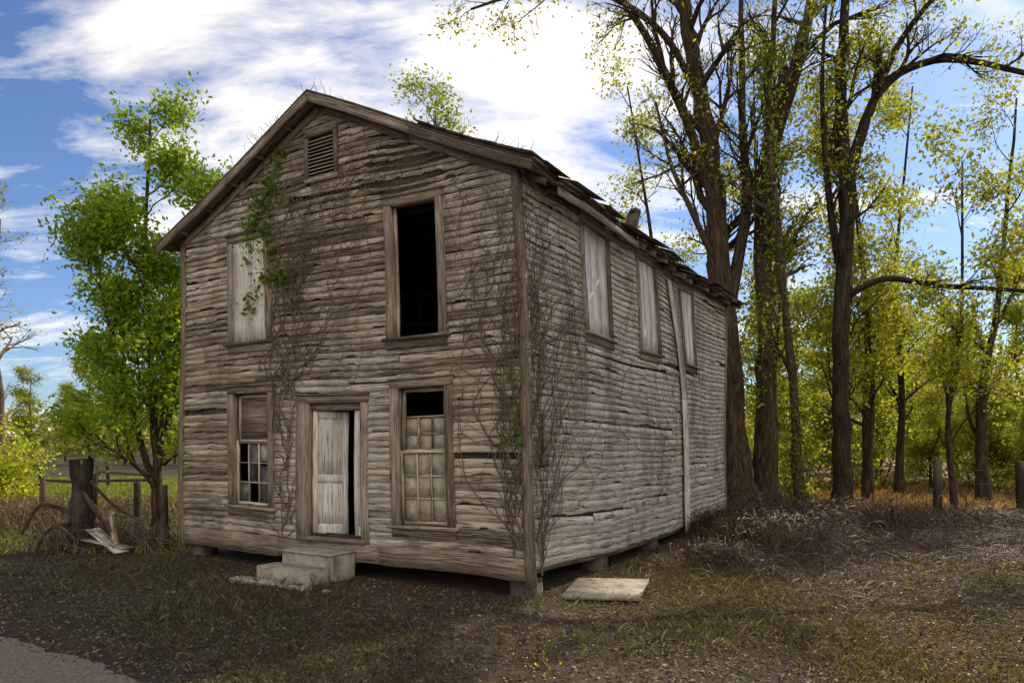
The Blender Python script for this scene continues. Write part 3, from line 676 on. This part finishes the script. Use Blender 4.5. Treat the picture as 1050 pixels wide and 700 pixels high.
for (A,B_,Cx,r) in (((-8.5,13.6,1.0),(-8.1,13.4,.6),(-7.6,13.2,.1),.05),((-8.75,13.6,.6),(-9.2,13.4,.75),(-9.5,13.3,.2),.05),((-8.4,13.7,1.2),(-7.9,13.6,.75),(-7.3,13.5,.45),.04),((-8.7,13.5,.4),(-9.0,13.3,.3),(-9.1,13.1,-.1),.06),((-9.4,13.6,.1),(-8.8,13.3,.35),(-8.2,13.0,.1),.045)):
    tube(mb,cat([A,B_,Cx]),np.linspace(r,r*.5,11),6,(.8,.8,.8))
mb.make('dead_limbs',M_bark,sp)
db=empty('scrap_board_pile'); mb=MB()
beam(mb,(-8.25,13.5,.28),(-7.25,12.75,-.06),(.07,.12,0),(0,0,.010),n=4,col=(.9,.9,.5)); beam(mb,(-8.2,13.2,.12),(-7.2,12.9,.0),(.05,.1,0),(0,0,.012),n=3,col=(.3,.3,.5)); beam(mb,(-8.0,13.7,.6),(-7.5,13.0,.0),(.03,.05,0),(0,0,.015),n=3,col=(.3,.1,.5))
mb.make('boards',M_sid,db)
def fence(name,posts,h,r,wires,lean=.04):
    e=empty(name); mb=MB()
    for (x,y) in posts:
        lx=random.gauss(0,lean);ly=random.gauss(0,lean); hh=h*random.uniform(.85,1.1)
        tube(mb,[(x,y,-.3),(x+lx*.5,y+ly*.5,hh*.5),(x+lx,y+ly,hh-.12),(x+lx,y+ly,hh-.1)],[r*1.1,r,r*.95,.01],8,(0,0,0))
    mb.make('posts',M_post,e); mb=MB()
    for i in range(len(posts)-1):
        for w in wires:
            p=np.array([*posts[i],w*h-.12]);q=np.array([*posts[i+1],w*h-.12]); t=np.linspace(0,1,7)[:,None]; pp=p+(q-p)*t; pp[:,2]-=.06*np.sin(np.pi*t[:,0])
            tube(mb,pp,np.full(7,.004),3,(.8,.7,.6))
        if len(wires)>4:
            for u in np.arange(0,1,.12):
                p=np.array(posts[i])*(1-u)+np.array(posts[i+1])*u; tube(mb,[(p[0],p[1],.0),(p[0],p[1],h*.85)],[.003,.003],3,(.8,.7,.6))
    mb.make('wires',M_vine,e)
fence('wire_fence',[(-6.95,13.75),(-8.3,15.2),(-10.2,16.8),(-13,19),(-17,22),(-22,26)],1.25,.075,(.2,.35,.5,.65,.8,.95))
fence('wire_fence',[(12.4,20),(15.0,20.2),(18.5,20),(22,20)],1.6,.12,(.35,.6,.85),.12)
fence('wire_fence',[(-24,33),(-20,34),(-16,35),(-12,36),(-8,37)],1.3,.08,(.3,.5,.7,.9))
mb=MB()
for k in range(3):
    x=-23+k*2.4
    beam(mb,(x,30+R.normal(0,.1),.35+R.normal(0,.08)),(x+2.3,30.1,.25+R.normal(0,.1)),(0,.03,0),(0,0,.06),n=2,col=(.5,.3,.5))
    if k!=1: beam(mb,(x,30.1,.75),(x+2.3,30.1,.6+R.normal(0,.12)),(0,.03,0),(0,0,.05),n=2)
    beam(mb,(x,30,-.2),(x+R.normal(0,.08),30,1.0),(.06,0,0),(0,.06,0),n=1)
mb.make('broken_board_fence',M_post)
mb=MB(); box(mb,-.10,-.03,.28,.42,1.62,1.80,n=1); box(mb,-.06,-.035,.33,.36,1.80,2.4,n=1); mb.make('electric_box',M_brick,house,P)
x=R.normal(.25,.25,60);y=R.normal(6.6,.5,60); v,f,c=leaves(np.stack([x,y,H(x,y)+.06+.05*R.random(60)],1),.022,(.6,.5,.03),(.7,.6,.05),1.1); mk('yellow_wildflowers',v,f,c,None,M_leaf)

# ------------------------------------------------------------------ light and sky
sd=Vector((.69,.71,.78)).normalized(); el=math.asin(sd.z); az=math.atan2(sd.x,sd.y)
sl=bpy.data.lights.new('sun','SUN'); sl.energy=5.0; sl.angle=math.radians(.5); sl.color=(1,.89,.70)
so=bpy.data.objects.new('sun',sl); scene.collection.objects.link(so); so.rotation_euler=sd.to_track_quat('Z','Y').to_euler()
w=bpy.data.worlds.new('World'); scene.world=w; w.use_nodes=True; nt=w.node_tree; nt.nodes.clear()
sky=N(nt,'ShaderNodeTexSky',sky_type='NISHITA'); sky.sun_disc=False; sky.sun_elevation=el; sky.sun_rotation=az; sky.air_density=1.0; sky.dust_density=.4; sky.ozone_density=2.0
tc=N(nt,'ShaderNodeTexCoord').outputs['Generated']; sx=N(nt,'ShaderNodeSeparateXYZ'); nt.links.new(tc,sx.inputs[0])
zz=mth(nt,'ADD',mth(nt,'MAXIMUM',sx.outputs[2],0.0),.25)
cb=N(nt,'ShaderNodeCombineXYZ'); nt.links.new(mth(nt,'DIVIDE',sx.outputs[0],zz),cb.inputs[0]); nt.links.new(mth(nt,'DIVIDE',sx.outputs[1],zz),cb.inputs[1])
mp=N(nt,'ShaderNodeMapping'); mp.inputs['Rotation'].default_value=(0,0,-.55); mp.inputs['Scale'].default_value=(1.2,2.6,1); mp.inputs['Location'].default_value=(2.1,.9,0); nt.links.new(cb.outputs[0],mp.inputs[0])
c1=noise(nt,mp.outputs[0],1.9,10,.6,None,.3)
dp=N(nt,'ShaderNodeVectorMath',operation='DOT_PRODUCT'); nt.links.new(tc,dp.inputs[0]); dp.inputs[1].default_value=Vector((-.10,.80,.47)).normalized()
c1=mth(nt,'ADD',c1,ramp(nt,dp.outputs['Value'],[(.90,0.0),(.99,.17)]))
c1=mth(nt,'ADD',c1,mth(nt,'MULTIPLY',mth(nt,'MAXIMUM',mth(nt,'MULTIPLY',sx.outputs[1],-1.0),0.0),.42))  # unseen cloud cover added behind the camera to brighten the front wall
cm=ramp(nt,c1,[(.50,0.0),(.76,1.0)])
bg=N(nt,'ShaderNodeBackground'); bg.inputs[1].default_value=.15
sc=mix(nt,1.0,sky.outputs[0],(.62,.74,.95),'MULTIPLY')
col=mix(nt,mth(nt,'MULTIPLY',cm,.93),sc,(10.2,9.4,8.2)); nt.links.new(col,bg.inputs[0])
ow=N(nt,'ShaderNodeOutputWorld'); nt.links.new(bg.outputs[0],ow.inputs[0])
cam=bpy.data.cameras.new('Camera'); co=bpy.data.objects.new('Camera',cam); scene.collection.objects.link(co)
co.location=(0,0,1.95); co.rotation_euler=(math.radians(90),0,0); cam.lens=24.14; cam.sensor_width=36; cam.shift_y=.1; cam.clip_end=3000; scene.camera=co
print('objs',len(bpy.data.objects))
